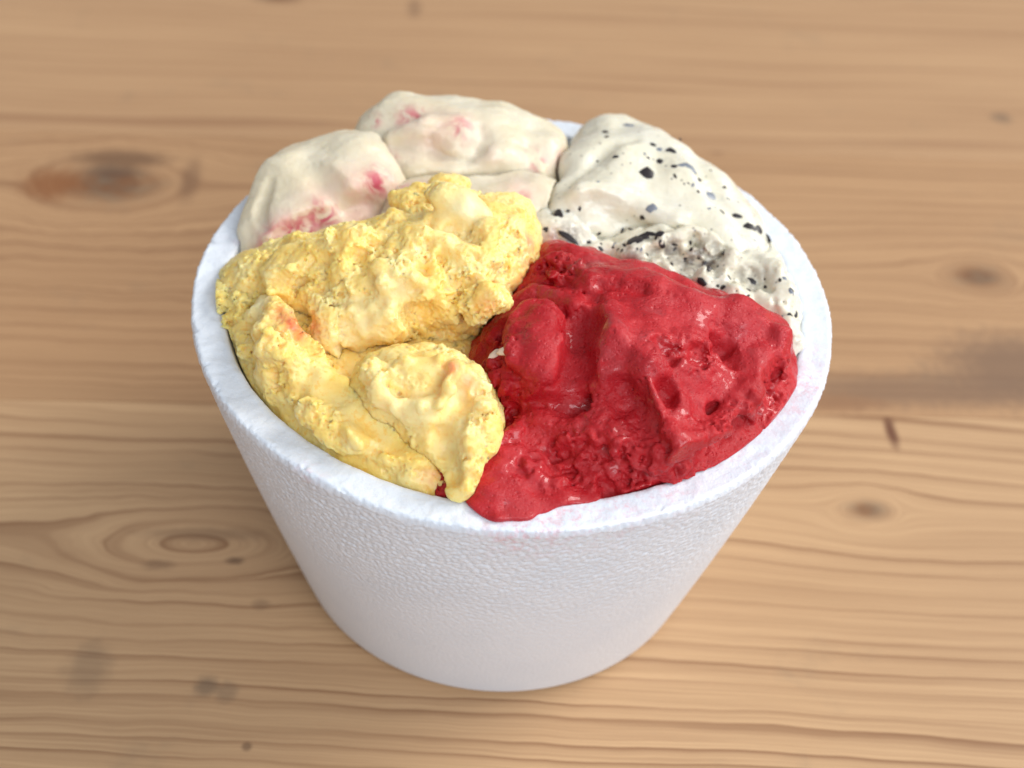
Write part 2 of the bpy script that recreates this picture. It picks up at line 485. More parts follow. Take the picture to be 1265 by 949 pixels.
class Vol:
    def __init__(s, lo, hi):
        s.i0 = np.floor((np.array(lo) - LAT) / HV).astype(int)
        s.i1 = np.ceil((np.array(hi) - LAT) / HV).astype(int)
        s.n = s.i1 - s.i0
        s.D = np.full(s.n, 12.0, np.float32)
        s.o = LAT + s.i0 * HV
    def box(s, lo, hi):
        a = np.clip(np.floor((np.array(lo) - s.o) / HV).astype(int), 0, s.n)
        b = np.clip(np.ceil((np.array(hi) - s.o) / HV).astype(int) + 1, 0, s.n)
        if np.any(b <= a):
            return None
        g = [(s.o[k] + np.arange(a[k], b[k]) * HV).astype(np.float32) for k in range(3)]
        return tuple(slice(a[k], b[k]) for k in range(3)), g
    def comb(s, sl, d, k, sub=False):
        a = s.D[sl]
        if sub:
            a = -a
        if k > 0:
            h = np.clip(0.5 + 0.5 * (a - d) / k, 0, 1)
            r = a * (1 - h) + d * h - k * h * (1 - h)
        else:
            r = np.minimum(a, d)
        s.D[sl] = -r if sub else r
    def ell(s, c, r, e=(0, 0, 0), k=4.0, sub=False):
        c = np.asarray(c, float); r = np.asarray(r, float)
        m = max(6.0, k + 1)
        M = rot(*e)
        ext = np.sqrt(((M * r) ** 2).sum(1))
        bx = s.box(c - ext - m, c + ext + m)
        if bx is None:
            return
        sl, g = bx
        X, Y, Z = np.meshgrid(g[0] - np.float32(c[0]), g[1] - np.float32(c[1]), g[2] - np.float32(c[2]), indexing='ij', sparse=True)
        q = [M[0, j] * X + M[1, j] * Y + M[2, j] * Z for j in range(3)]
        k0 = np.sqrt(sum((q[j] / r[j]) ** 2 for j in range(3)))
        k1 = np.sqrt(sum((q[j] / r[j] ** 2) ** 2 for j in range(3))) + 1e-6
        s.comb(sl, (k0 * (k0 - 1) / k1).astype(np.float32), k, sub)
    def epx(s, px, py, dz, r, e=(0, 0, 0), k=4.0, sub=False):
        s.ell(at(px, py, RIM + dz), r, e, k, sub)
    def cap(s, a, b, ra, rb, k=2.0, sub=False):
        a = np.asarray(a, float); b = np.asarray(b, float)
        R = max(ra, rb) + max(4.0, k + 1)
        bx = s.box(np.minimum(a, b) - R, np.maximum(a, b) + R)
        if bx is None:
            return
        sl, g = bx
        X, Y, Z = np.meshgrid(g[0] - np.float32(a[0]), g[1] - np.float32(a[1]), g[2] - np.float32(a[2]), indexing='ij', sparse=True)
        ab = b - a
        L = max(float(ab @ ab), 1e-6)
        t = np.clip((X * ab[0] + Y * ab[1] + Z * ab[2]) / L, 0, 1)
        d = np.sqrt((X - t * ab[0]) ** 2 + (Y - t * ab[1]) ** 2 + (Z - t * ab[2]) ** 2) - (ra + (rb - ra) * t)
        s.comb(sl, d.astype(np.float32), k, sub)
    def samp(s, p):
        i = np.round((p - s.o) / HV).astype(int)
        ok = np.all((i >= 0) & (i < s.n), axis=-1)
        j = np.clip(i, 0, s.n - 1)
        return np.where(ok, s.D[j[..., 0], j[..., 1], j[..., 2]], 12.0)
    def hit(s, px, py):
        """first point of the surface seen along a photograph pixel, and its normal"""
        v = ray(px, py)
        t = np.arange(230.0, 480.0, 0.2)
        p = CAM + t[:, None] * v
        d = s.samp(p)
        w = np.nonzero(d < 0)[0]
        if len(w) == 0:
            w = [int(np.argmin(d))]
        q = p[w[0]]
        e = np.eye(3) * 1.3
        n = np.array([float(s.samp(q + e[k]) - s.samp(q - e[k])) for k in range(3)])
        l = np.linalg.norm(n)
        return q, (n / l if l > 1e-6 else -v)
    def stroke(s, pts, r, lift=0.0, k=2.0, sub=False):
        """capsules along pixels laid on the surface; pts (px, py[, radius factor])"""
        hs = [s.hit(p[0], p[1]) for p in pts]
        q = [h[0] + h[1] * lift for h in hs]
        f = [(p[2] if len(p) > 2 else 1.0) * r for p in pts]
        if len(q) == 1:
            s.cap(q[0], q[0] + 0.01, f[0], f[0], k, sub)
        for i in range(len(q) - 1):
            s.cap(q[i], q[i + 1], f[i], f[i + 1], k, sub)
    def dab(s, px, py, r, lift=0.0, k=2.0, sub=False, spin=0.0):
        """ellipsoid laid on the surface, r = (across, up the picture, out of the surface), turned by spin"""
        q, n = s.hit(px, py)
        x = VR - n * (VR @ n); x /= np.linalg.norm(x)
        y = np.cross(n, x)
        c, t = math.cos(math.radians(spin)), math.sin(math.radians(spin))
        M = np.stack([x * c + y * t, -x * t + y * c, n], 1)
        e = Matrix(M.tolist()).to_euler('XYZ')
        s.ell(q + n * lift, r, tuple(math.degrees(a) for a in e), k, sub)
    def clip_tub(s, margin=0.25, over=0.35, zcut=79.0, rmax=None):
        z = s.o[2] + np.arange(s.n[2]) * HV
        x = s.o[0] + np.arange(s.n[0]) * HV
        y = s.o[1] + np.arange(s.n[1]) * HV
        rr = np.hypot(x[:, None], y[None, :]).astype(np.float32)
        lim = np.where(z < RIM + over, r_in(z) - margin, 200.0 if rmax is None else rmax).astype(np.float32)
        s.D = np.maximum(s.D, rr[:, :, None] - lim[None, None, :])
        s.D = np.maximum(s.D, (zcut - z)[None, None, :].astype(np.float32))
        # stay off the rim's rounded top
        s.D[:, :, 0] = s.D[0] = s.D[-1] = 5.0
        s.D[:, 0] = s.D[:, -1] = 5.0
        s.D[:, :, -1] = 5.0
        s.D[0] = 5.0
    def minus(s, o, gap=0.1):
        a = np.maximum(s.i0, o.i0); b = np.minimum(s.i1, o.i1)
        if np.any(b <= a):
            return
        sl = tuple(slice(a[k] - s.i0[k], b[k] - s.i0[k]) for k in range(3))
        so = tuple(slice(a[k] - o.i0[k], b[k] - o.i0[k]) for k in range(3))
        s.D[sl] = np.maximum(s.D[sl], gap - o.D[so])
    def near(s, band, zmin=None):
        zmin = RIM - 9.0 if zmin is None else zmin
        k0 = max(0, int((zmin - s.o[2]) / HV))
        i = np.nonzero(np.abs(s.D[:, :, k0:]) < band)
        return i[0], i[1], i[2] + k0
    def round_in(s, r0=75.5, z0=1.0, slope=1.3, k=4.0):
        """let the filling fall away to the rim all round"""
        z = s.o[2] + np.arange(s.n[2]) * HV
        x = s.o[0] + np.arange(s.n[0]) * HV
        y = s.o[1] + np.arange(s.n[1]) * HV
        rr = np.hypot(x[:, None], y[None, :]).astype(np.float32)
        d = ((z[None, None, :] - RIM - z0) - (r0 - rr[:, :, None]) * slope).astype(np.float32) / np.float32(math.hypot(1, slope))
        hh = np.clip(0.5 + 0.5 * (d - s.D) / k, 0, 1)
        s.D = s.D * (1 - hh) + d * hh + k * hh * (1 - hh)
    def soften(s, n=2):
        """melt the sharp edges of everything sculpted so far"""
        for _ in range(n):
            for ax in range(3):
                d = np.moveaxis(s.D, ax, 0)
                d[1:-1] = (d[:-2] + d[1:-1] + d[2:]) / 3
    def rough(s, fn, band=2.4):
        """add relief: fn(points) -> mm to push the surface outwards (negative digs in)"""
        i = s.near(band)
        p = (np.stack(i, 1) * HV + s.o).astype(np.float32)
        s.D[i] -= fn(p)
    def tri(s, p):
        q = np.clip((p - s.o.astype(np.float32)) / np.float32(HV), 0, np.array(s.n) - 1.001)
        i = q.astype(np.int32); f = (q - i).astype(np.float32)
        r = 0
        for a in (0, 1):
            for b in (0, 1):
                for c in (0, 1):
                    w = (f[:, 0] if a else 1 - f[:, 0]) * (f[:, 1] if b else 1 - f[:, 1]) * (f[:, 2] if c else 1 - f[:, 2])
                    r = r + w * s.D[i[:, 0] + a, i[:, 1] + b, i[:, 2] + c]
        return r
    def warp(s, amp, scale, seed, zmin=None, ctr=None, rad=1.0):
        """knead: shift everything about by a smooth random amount"""
        i = s.near(amp + 2.2, zmin)
        p = (np.stack(i, 1) * HV + s.o).astype(np.float32)
        w = np.stack([vnoise(p, scale, seed + 31.7 * k) for k in range(3)], 1) - np.float32(0.5)
        if ctr is not None:
            w *= np.exp(-((p - ctr.astype(np.float32)) ** 2).sum(1) / (rad * rad))[:, None]
        s.D[i] = s.tri(p + w * np.float32(2 * amp))
    def litter(s, poly, n, seed, r=(1.6, 4.2), lift=0.3, k=1.2, pit=0.4, flat=0.6):
        """many small lumps and bites at random pixels inside a polygon of the photograph"""
        R = random.Random(seed)
        xs = [p[0] for p in poly]; ys = [p[1] for p in poly]
        c = 0
        while c < n:
            x, y = R.uniform(min(xs), max(xs)), R.uniform(min(ys), max(ys))
            ins = False
            for (x1, y1), (x2, y2) in zip(poly, poly[1:] + poly[:1]):
                if (y1 > y) != (y2 > y) and x < (x2 - x1) * (y - y1) / (y2 - y1) + x1:
                    ins = not ins
            if not ins:
                continue
            c += 1
            a = R.uniform(*r) * (0.55 + 0.45 * R.random()); e = R.uniform(0.55, 1.0)
            if R.random() < pit:
                s.dab(x, y, (a * 0.8, a * e * 0.8, a * 0.75), 0.25 * a, 0.9, True, spin=R.uniform(0, 180))
            else:
                s.dab(x, y, (a, a * e, a * flat), lift, k, spin=R.uniform(0, 180))
    def mesh(s, name, extend=True):
        D = s.D
        ins = D < 0
        c = ins[:-1, :-1, :-1].astype(np.int8)
        tot = np.zeros_like(c)
        offs = [(a, b, d) for a in (0, 1) for b in (0, 1) for d in (0, 1)]
        nx, ny, nz = D.shape
        for a, b, d in offs:
            tot += ins[a:nx - 1 + a, b:ny - 1 + b, d:nz - 1 + d]
        act = np.nonzero((tot > 0) & (tot < 8))
        base = np.stack(act, 1)
        idx = np.full(tot.shape, -1, np.int32)
        idx[act] = np.arange(len(base), dtype=np.int32)
        val = {o: D[act[0] + o[0], act[1] + o[1], act[2] + o[2]] for o in offs}
        P = np.zeros((len(base), 3)); C = np.zeros(len(base))
        for o in offs:
            for k in range(3):
                if o[k] == 0:
                    e = list(o); e[k] = 1
                    A, B = val[o], val[tuple(e)]
                    x = (A < 0) != (B < 0)
                    t = np.where(x, A / np.where(x, A - B, 1.0), 0.0)
                    q = np.tile(np.array(o, float), (len(base), 1)); q[:, k] = t
                    P += np.where(x[:, None], q, 0.0); C += x
        V = s.o + (base + P / C[:, None]) * HV
        quads = []
        for k in range(3):
            u, v = (k + 1) % 3, (k + 2) % 3
            sa = [slice(1, -1)] * 3; sa[k] = slice(0, -1)
            sb = list(sa); sb[k] = slice(1, None)
            A, B = ins[tuple(sa)], ins[tuple(sb)]
            for flip, mk in ((False, A & ~B), (True, ~A & B)):
                w = np.stack(np.nonzero(mk), 1)
                w += np.array([0 if j == k else 1 for j in range(3)])
                def cell(du, dv):
                    c = w.copy(); c[:, u] += du; c[:, v] += dv
                    return idx[c[:, 0], c[:, 1], c[:, 2]]
                q = np.stack([cell(-1, -1), cell(0, -1), cell(0, 0), cell(-1, 0)], 1)
                quads.append(q[:, ::-1] if flip else q)
        Q = np.concatenate(quads)
        Q = Q[(Q >= 0).all(1)]
        # drop loose crumbs: keep the biggest connected piece(s)
        lab = np.arange(len(V))
        E = np.concatenate([Q[:, [0, 1]], Q[:, [1, 2]], Q[:, [2, 3]]])
        for _ in range(200):
            mn = np.minimum(lab[E[:, 0]], lab[E[:, 1]])
            new = lab.copy()
            np.minimum.at(new, E[:, 0], mn); np.minimum.at(new, E[:, 1], mn)
            new = new[new]
            new = new[new]
            if np.array_equal(new, lab):
                break
            lab = new
        cnts = np.bincount(lab, minlength=len(V))
        keep = cnts[lab] == cnts.max()
        Q = Q[keep[Q[:, 0]]]
        used = np.zeros(len(V), bool); used[Q.ravel()] = True
        ren = np.cumsum(used) - 1
        V = V[used]; Q = ren[Q]
        if extend:       # the filling goes on down to the tub's floor
            low = V[:, 2] < 79.0 + 0.8 * HV
            k = (float(r_in(FLOOR)) - 0.6) / float(r_in(79.0))
            V[low, 0] *= k; V[low, 1] *= k
            V[low, 2] = FLOOR
        me = bpy.data.meshes.new(name)
        me.vertices.add(len(V)); me.vertices.foreach_set('co', (V * MM).astype(np.float32).ravel())
        me.loops.add(Q.size); me.loops.foreach_set('vertex_index', Q.astype(np.int32).ravel())
        me.polygons.add(len(Q))
        me.polygons.foreach_set('loop_start', np.arange(0, Q.size, 4, dtype=np.int32))
        me.polygons.foreach_set('use_smooth', np.ones(len(Q), bool))
        me.update(calc_edges=True)
        me.validate()
        s.V = V
        return me
    def paint(s, me, name, spots, floor=0.0):
        """pigment stains: spots (px, py, radius mm, strength) found on the surface"""
        v = np.full(len(s.V), floor, np.float32)
        for (px, py, r, f) in spots:
            c, n = s.hit(px, py)
            v = np.maximum(v, f * np.exp(-((s.V - c) ** 2).sum(1) / (r * r)))
        a = me.attributes.new(name, 'FLOAT', 'POINT')
        a.data.foreach_set('value', v.astype(np.float32))

def mask(p, vol, spots):
    v = np.zeros(len(p), np.float32)
    for (px, py, r, f) in spots:
        c, n = vol.hit(px, py)
        v = np.maximum(v, f * np.exp(-((p - c.astype(np.float32)) ** 2).sum(1) / (r * r)))
    return v

# ---- pale berry ripple, at the back left: three paddled slabs
def cream_relief(seed, st, amp=1.0):
    st = np.asarray(st, np.float32)
    def fn(p):
        r = (fbm(p, 15.0, 3, seed) - 0.5) * 3.0
        r = r + (fbm(p, st, 2, seed + 3) - 0.5) * 1.0
        r = r + (fbm(p, 1.3, 2, seed + 5) - 0.5) * 0.36
        return r * amp
    return fn

# ---- yellow: mound, draped lobe, melting layer along the rim
ym = Vol((-82, -62, 76), (16, 62, 148))
for a in ((345, 356, 1, (15, 14, 9)), (408, 348, 4.5, (19, 16, 12)), (480, 345, 9, (21, 18, 14.5)), (548, 340, 10, (19, 18, 15.5)),
          (602, 312, 11, (14, 17, 14)), (632, 288, 11, (7, 10, 10)), (300, 352, 0, (10, 10, 7))):
    ym.epx(a[0], a[1], a[2], a[3], k=5)
ym.epx(500, 380, -8, (34, 30, 14), k=6)
ym.epx(545, 262, 17, (15, 7, 6), (0, 8, -8), k=4)
ym.epx(570, 257, 19, (9.5, 5.2, 5), (0, 22, -10), k=2)
ym.epx(553, 232, 16, (6, 4.5, 4), k=2)
ym.epx(470, 285, 12, (7, 5, 4), k=3)
ym.round_in(78.0, 2.0, 1.4, 4.0)
ym.dab(455, 398, (12, 9, 5), 0.5, 4, spin=15)
ym.dab(418, 432, (9, 7, 6), 0.0, 3.0, spin=-20)
ym.dab(452, 452, (7, 5, 5), 0.0, 3.0)
ym.dab(395, 415, (6, 7, 4), 0.0, 3.0)
ym.dab(490, 345, (10, 7, 3), 0.6, 3.0, spin=20)
ym.dab(520, 300, (8, 5, 3), 0.5, 3.0)
ym.dab(360, 330, (9, 6, 3), 0.5, 3.0, spin=25)
ym.dab(425, 305, (8, 5, 3), 0.5, 3.0, spin=20)
ym.stroke([(600, 283), (606, 320), (594, 352), (568, 380)], 2.4, 0.2, 2.0)
ym.stroke([(610, 280), (616, 320), (605, 352)], 1.2, 0.6, 1.0, True)
ym.stroke([(590, 285), (560, 284), (530, 276)], 2.0, 0.8, 2.0, True)
ym.stroke([(385, 388), (440, 375), (470, 372)], 2.2, 0.8, 2.0, True)
ym.stroke([(325, 385), (365, 398), (395, 390)], 2.4, 0.6, 2.0, True)
ym.stroke([(500, 390), (530, 412), (565, 405)], 1.8, 0.8, 2.0, True)
ym.stroke([(440, 322), (458, 345), (445, 365)], 1.8, 0.8, 2.0, True)
ym.stroke([(345, 345), (385, 355), (420, 345)], 1.8, 0.8, 2.0, True)
ym.epx(612, 394, 0, (9.5, 10, 11), k=2.5, sub=True)

yt = Vol((-48, -84, 78), (6, -2, 126))
yt.epx(518, 482, 6, (17, 13, 10), (0, 0, 0), k=4)
yt.epx(560, 520, 4, (12, 14, 9), k=5)
yt.cap(at(572, 545, RIM + 4), at(571, 603, RIM + 1.5), 7.0, 3.4, 3)
yt.dab(600, 535, (4, 6, 4), 0, 2)
yt.dab(515, 470, (13, 6, 2.5), 0.5, 2.0, spin=6)
yt.stroke([(460, 455), (470, 487), (500, 507), (530, 502), (555, 480)], 2.4, 0.2, 1.5)
yt.stroke([(480, 468), (500, 487), (530, 484), (552, 466)], 1.6, 0.9, 1.6, True)
yt.stroke([(565, 452), (556, 478), (545, 500)], 1.8, 0.3, 1.5)
yt.stroke([(574, 455), (567, 485), (552, 512), (548, 550)], 1.7, 0.6, 1.4, True)
yt.stroke([(587, 460), (592, 500), (586, 545), (580, 590)], 2.6, 0.0, 2)
yt.stroke([(535, 518), (552, 560), (560, 590)], 2.6, 0.6, 2.0, True)
yt.dab(530, 512, (6, 4, 3), 0.3, 2)

yb = Vol((-86, -90, 76), (8, 20, 120))
yb.ell((-40, -22, RIM - 14), (44, 55, 19), k=0)
yb.ell((-60, -10, RIM - 7), (20, 30, 11), (0, 0, 18), k=5)
yb.round_in(70.0, -0.5, 0.9, 3.0)
yb.stroke([(290, 385), (318, 425), (350, 462), (405, 508), (468, 550), (530, 585)], 5.5, -1.4, 4)
yb.stroke([(330, 400), (360, 440), (420, 505), (500, 560)], 5.5, 0.0, 4)
yb.epx(284, 368, 0.8, (8, 6, 4), k=3)
yb.stroke([(284, 410, .6), (298, 382), (322, 372), (345, 392), (372, 420, .6)], 3.0, 0.6, 2.0)
yb.stroke([(303, 402), (315, 412)], 2.8, 0.6, 2.0, True)
yb.stroke([(338, 384), (362, 404), (382, 428)], 2.2, 0.4, 1.8, True)
yb.dab(345, 485, (8, 4, 3), 0.2, 3, spin=-30)
yb.dab(400, 528, (9, 3.5, 3), 0.2, 3, spin=-25)
yb.dab(350, 450, (7, 5, 3), 0.2, 3, spin=-25)
yb.dab(520, 582, (6, 6, 4.0), 0.2, 3)

MOUND = [(285, 352), (345, 318), (455, 272), (530, 255), (600, 265), (648, 275), (645, 340), (590, 385), (575, 425), (500, 420), (460, 455), (400, 440), (330, 385)]
ym.litter(MOUND, 40, 1, (3.0, 7.0), 0.2, 2.0, 0.35, 0.5)
ym.litter(MOUND, 150, 2, (1.0, 2.6), 0.15, 0.8, 0.5, 0.7)
ym.dab(566, 256, (9.5, 5.0, 4.5), 0.6, 1.2, spin=-22)
ym.stroke([(595, 290), (560, 286), (532, 278)], 2.0, 0.6, 1.4, True)
ym.warp(1.3, 6.0, 3.0)
LOBE = [(460, 450), (520, 440), (575, 448), (598, 470), (600, 545), (580, 605), (560, 600), (535, 520), (480, 505)]
yt.litter(LOBE, 34, 3, (1.2, 2.8), 0.1, 1.0, 0.45, 0.6)
yt.litter([(585, 450), (605, 470), (608, 560), (585, 605), (575, 560)], 24, 4, (1.2, 2.6), 0.3, 0.8, 0.3, 0.8)
yt.warp(1.0, 5.0, 5.0)
TIER = [(268, 368), (300, 362), (345, 400), (395, 470), (510, 570), (540, 600), (510, 590), (415, 535), (340, 482), (290, 420)]
yb.litter(TIER, 30, 5, (2.4, 4.5), 0.1, 1.2, 0.35, 0.6)
yb.litter(TIER, 110, 6, (1.0, 2.4), 0.15, 0.8, 0.5, 0.7)
yb.stroke([(385, 462), (430, 500), (485, 540)], 4.6, 2.4, 2.0, True)            # channel left by the spatula
for t_ in range(180, 264, 4):                                                  # melted pool along the rim
    q_ = [np.array([70.5 * math.cos(math.radians(u_)), 70.5 * math.sin(math.radians(u_)), RIM - 5.2]) for u_ in (t_, t_ + 4)]
    yb.cap(q_[0], q_[1], 5.4, 5.4, 1.0)
yb.warp(1.0, 5.0, 7.0)

def crumb(vol, seed, smooth_spots, amp=1.0, base=0.0):
    def fn(p):
        sm = np.clip(mask(p, vol, smooth_spots), 0, 1)
        patch = sstep(0.36, 0.58, fbm(p, 9.0, 2, seed)) * (1 - base) + base
        c = patch * (1 - sm)
        wv = (vnoise(p, 4.0, seed + 11) - 0.5)
        warp = p + np.stack([wv * 2.2, wv * -1.5, wv * 1.2], 1)
        big = (fbm(p, 8.0, 2, seed + 1) - 0.5) * 2.4
        mid = (fbm(warp, 2.4, 2, seed + 2) - 0.5) * 2.0
        po = np.maximum(pores(warp, 2.0, seed, 0.8) * 1.0, pores(warp, 1.25, seed + 40, 0.9) * 0.85)
        fine = (vnoise(p, 0.85, seed + 4) - 0.5)
        return amp * (big * (0.35 + 0.65 * c) + (mid - 1.6 * po + 0.8 * fine) * c + fine * 0.18)
    return fn
ym.soften(2)
ym.rough(crumb(ym, 1.0, ((570, 256, 9, 1.2), (540, 256, 7, 1), (455, 398, 7, 1.0), (485, 362, 7, .9), (418, 432, 5, .7), (600, 330, 5, .6)), 1.0, 0.35))
yt.soften(2)
yt.rough(crumb(yt, 31.0, ((545, 500, 9, 1.0), (480, 495, 5, 1), (520, 500, 8, .9), (560, 540, 7, .8), (570, 470, 7, .9)), 0.85, 0.15))
yb.soften(2)
yb.rough(crumb(yb, 57.0, ((400, 475, 6, 1.2), (470, 528, 6, 1.2), (292, 480, 6, 1.2), (315, 510, 6, 1.2), (345, 537, 6, 1.3), (375, 560, 6, 1.3), (410, 580, 6, 1.3), (450, 596, 6, 1.2), (490, 607, 5, 1.2), (410, 480, 6, 1.2), (450, 520, 7, 1.2), (490, 545, 7, 1), (300, 490, 5, 1),
                          (320, 375, 4, .8), (375, 470, 5, 1)), 0.85, 0.3))

# ---- red sorbet
rd = Vol((-16, -94, 76), (88, 36, 136))
rd.ell((32, -31, RIM - 10), (46, 45, 27), k=0)
rd.epx(760, 378, 7, (26, 14, 11), (0, 10, 0), k=6)
rd.epx(700, 352, 5.5, (12, 12, 11), k=5)
rd.epx(905, 425, 5, (16, 13, 8), (0, 12, -20), k=5)
rd.epx(850, 475, 5, (22, 18, 9), (0, 10, 0), k=6)
rd.epx(672, 445, 6, (15, 19, 10), k=6)
rd.epx(620, 590, -3, (18, 15, 8), k=5)
rd.round_in(80.5, 1.0, 1.4, 4.0)
rd.stroke([(730, 352), (800, 362), (850, 388), (905, 395), (955, 412)], 5.0, -0.6, 5)
rd.dab(795, 415, (16, 16, 5), 0.5, 5)
rd.stroke([(752, 385), (757, 420), (745, 455)], 4.0, -1.0, 4)
rd.stroke([(800, 440), (828, 520), (845, 550)], 5.0, -1.5, 5)
rd.dab(670, 425, (9.5, 13.0, 4.0), 0.8, 2.2, spin=8)
rd.stroke([(640, 392), (665, 373), (697, 382), (712, 425), (704, 470)], 1.4, 0.8, 1.4, True)
rd.stroke([(632, 378), (660, 360), (700, 366), (724, 392)], 2.4, 0.0, 2)
rd.dab(720, 395, (4.5, 6.0, 4.0), 0.0, 3.5, True, spin=10)
rd.stroke([(722, 400), (720, 445), (705, 490)], 2.8, 1.4, 3.0, True)
rd.dab(690, 500, (11, 3.0, 3), 0.5, 2.5, True, spin=8)
rd.stroke([(612, 494, .7), (640, 505), (668, 496, .8), (692, 498, .5)], 2.2, 0.6, 2.0, True)
rd.stroke([(740, 352), (765, 350), (790, 357)], 1.8, 0.6, 1.5, True)
for (x, y, r, l, sp) in ((827, 487, (3.8, 2.9, 3.6), -.5, -50), (828, 428, (4.5, 3.3, 3.5), -.5, -20), (868, 440, (3.2, 4.0, 3.5), -.4, 20), (893, 424, (4.2, 2.0, 4.0), -.6, 6),
                         (885, 508, (3.4, 1.9, 3.5), 0, 35), (925, 497, (2.4, 2.2, 3.0), 0, 0), (846, 432, (2.0, 1.6, 2.5), 0, 0), (815, 560, (1.4, 1.2, 2), 0, 0),
                         (728, 577, (1.6, 1.3, 2), 0, 0), (790, 588, (2.4, 2.0, 3), 0, 0), (755, 606, (2.8, 3.8, 5), 0, 20), (690, 552, (1.2, .8, 2), 0, 0), (905, 442, (2.5, 3.0, 2.5), .3, 0)):
    rd.dab(x, y, r, l, 1.0, True, spin=sp)
rd.stroke([(940, 440), (925, 480), (895, 520), (850, 555), (820, 565)], 3.2, -0.4, 2.0)
rd.stroke([(968, 470), (945, 508), (900, 545), (840, 580), (780, 603)], 4.4, 2.0, 1.6, True)
rd.stroke([(800, 470), (825, 530), (848, 558)], 1.3, 0.2, 1.4)
rd.stroke([(768, 480), (798, 525), (815, 555)], 3.0, 1.9, 3.0, True)
rd.stroke([(962, 412), (957, 440), (955, 470)], 2.6, 0.3, 2)
rd.stroke([(920, 500), (928, 515)], 1.6, 0.6, 1.0)
rd.stroke([(655, 540), (700, 570), (760, 580)], 4.0, 2.2, 4, True)

rd.litter([(660, 335), (690, 315), (735, 325), (700, 350)], 26, 11, (1.2, 3.0), 0.3, 0.8, 0.5, 0.7)
rd.litter([(590, 430), (640, 380), (645, 470), (640, 530), (605, 570), (598, 500)], 50, 12, (1.4, 3.4), 0.3, 0.8, 0.5, 0.7)
rd.litter([(950, 470), (975, 450), (960, 500), (880, 558), (790, 605), (770, 595), (860, 555)], 50, 13, (1.4, 3.2), 0.2, 0.9, 0.5, 0.6)
rd.litter([(650, 540), (790, 540), (820, 570), (740, 605), (660, 605), (620, 570)], 44, 14, (1.6, 4.0), 0.1, 1.2, 0.5, 0.5)
rd.litter([(740, 350), (900, 390), (930, 440), (860, 520), (800, 500), (740, 450)], 16, 15, (0.8, 1.6), 0.0, 1.0, 0.8, 0.5)
rd.ell(at(612, 396, RIM + 2), (6.5, 8, 8), (0, 0, 0), 2.5, True)
rd.warp(1.3, 8.0, 13.0)
rd.soften(2)
def red_relief(p):
    r_ = np.clip(mask(p, rd, ((690, 330, 8, 1), (612, 440, 9, 1), (610, 520, 9, 1), (950, 495, 8, 1), (900, 540, 8, 1), (840, 575, 9, 1), (720, 560, 12, .75), (770, 570, 12, .9),
                              (640, 480, 6, .6), (700, 605, 8, .7), (868, 440, 5, 1), (840, 428, 5, .8), (965, 460, 6, .8), (660, 340, 6, 1), (780, 520, 8, .4))), 0, 1)
    big = (fbm(p, 14.0, 3, 71.0) - 0.5) * 3.6 + (fbm(p, 5.0, 2, 75.0) - 0.5) * 1.0
    mid = (fbm(p, 2.6, 2, 73.0) - 0.5) * 3.4
    po = np.maximum(pores(p, 2.6, 77.0, 0.6), pores(p, 1.5, 78.0, 0.7) * 0.7)
    n2 = vnoise(p, 1.0, 79.0)
    pore = -0.9 * pores(p, 1.7, 83.0, 0.18) - 0.45 * pores(p, 1.1, 87.0, 0.4)
    return big + (mid - 1.7 * po + (n2 - 0.5) * 0.6) * r_ + (n2 - 0.5) * 0.16 + pore * (1 - 0.5 * r_)
rd.rough(red_relief)

# ---- chocolate chip cream: big paddled lobe over a torn lower layer
cl = Vol((-8, -6, 76), (82, 86, 134))
cl.epx(800, 232, 5, (26, 20, 13), (0, 8, -18), k=0)
cl.epx(765, 195, 3, (15, 17, 10), k=5)
cl.epx(735, 262, 4, (15, 12, 11), k=5)
cl.epx(880, 285, 1, (17, 22, 10), (0, 14, 14), k=6)
cl.stroke([(690, 262), (720, 240), (760, 232), (800, 255), (835, 275)], 2.2, -0.4, 3)
cl.stroke([(705, 262), (740, 258), (790, 278)], 3.0, 2.0, 3, True)
cl.stroke([(700, 225), (735, 195), (780, 172)], 1.6, 0.9, 2.5, True)
cl.stroke([(850, 190), (880, 235), (915, 275)], 2.6, 1.6, 3, True)
cl.warp(1.8, 11.0, 17.0)
cl.rough(cream_relief(101.0, (9.0, 3.0, 3.0), 0.75))

cb = Vol((-4, -36, 76), (84, 56, 126))
cb.ell((46, 16, RIM - 9), (38, 38, 15), (0, 0, -20), k=0)
cb.epx(860, 330, 1, (22, 12, 8), (0, 8, -16), k=4)
cb.epx(925, 360, 0, (13, 16, 8), (0, 10, -20), k=4)
cb.epx(690, 290, 2, (12, 10, 8), k=4)
cb.cap(at(962, 385, RIM - 1), at(974, 430, RIM - 2), 6, 5, 4)
cb.round_in(78.0, 1.0, 1.3, 4.0)
cb.stroke([(820, 300), (850, 290), (880, 300), (905, 315)], 2.0, 0.8, 1.5)
cb.stroke([(700, 312), (750, 315), (800, 310)], 2.4, 0.8, 2)
cb.dab(868, 325, (7, 3.5, 4), 0, 2, True)
cb.dab(925, 345, (5, 4, 4), 0, 2, True)
cb.dab(835, 315, (3, 4, 3), 0, 1.5, True)
cb.stroke([(950, 330), (965, 365), (972, 400)], 3.0, 0.4, 2.5)
TORN = [(665, 285), (720, 310), (800, 300), (850, 285), (900, 310), (950, 360), (960, 390), (900, 375), (840, 350), (760, 320), (680, 305)]
cb.litter(TORN, 26, 21, (2.0, 5.0), 0.1, 1.8, 0.4, 0.5)
cb.litter(TORN, 16, 22, (1.0, 2.0), 0.0, 0.9, 0.8, 0.6)
cb.warp(1.4, 6.0, 19.0)
cb.soften(3)
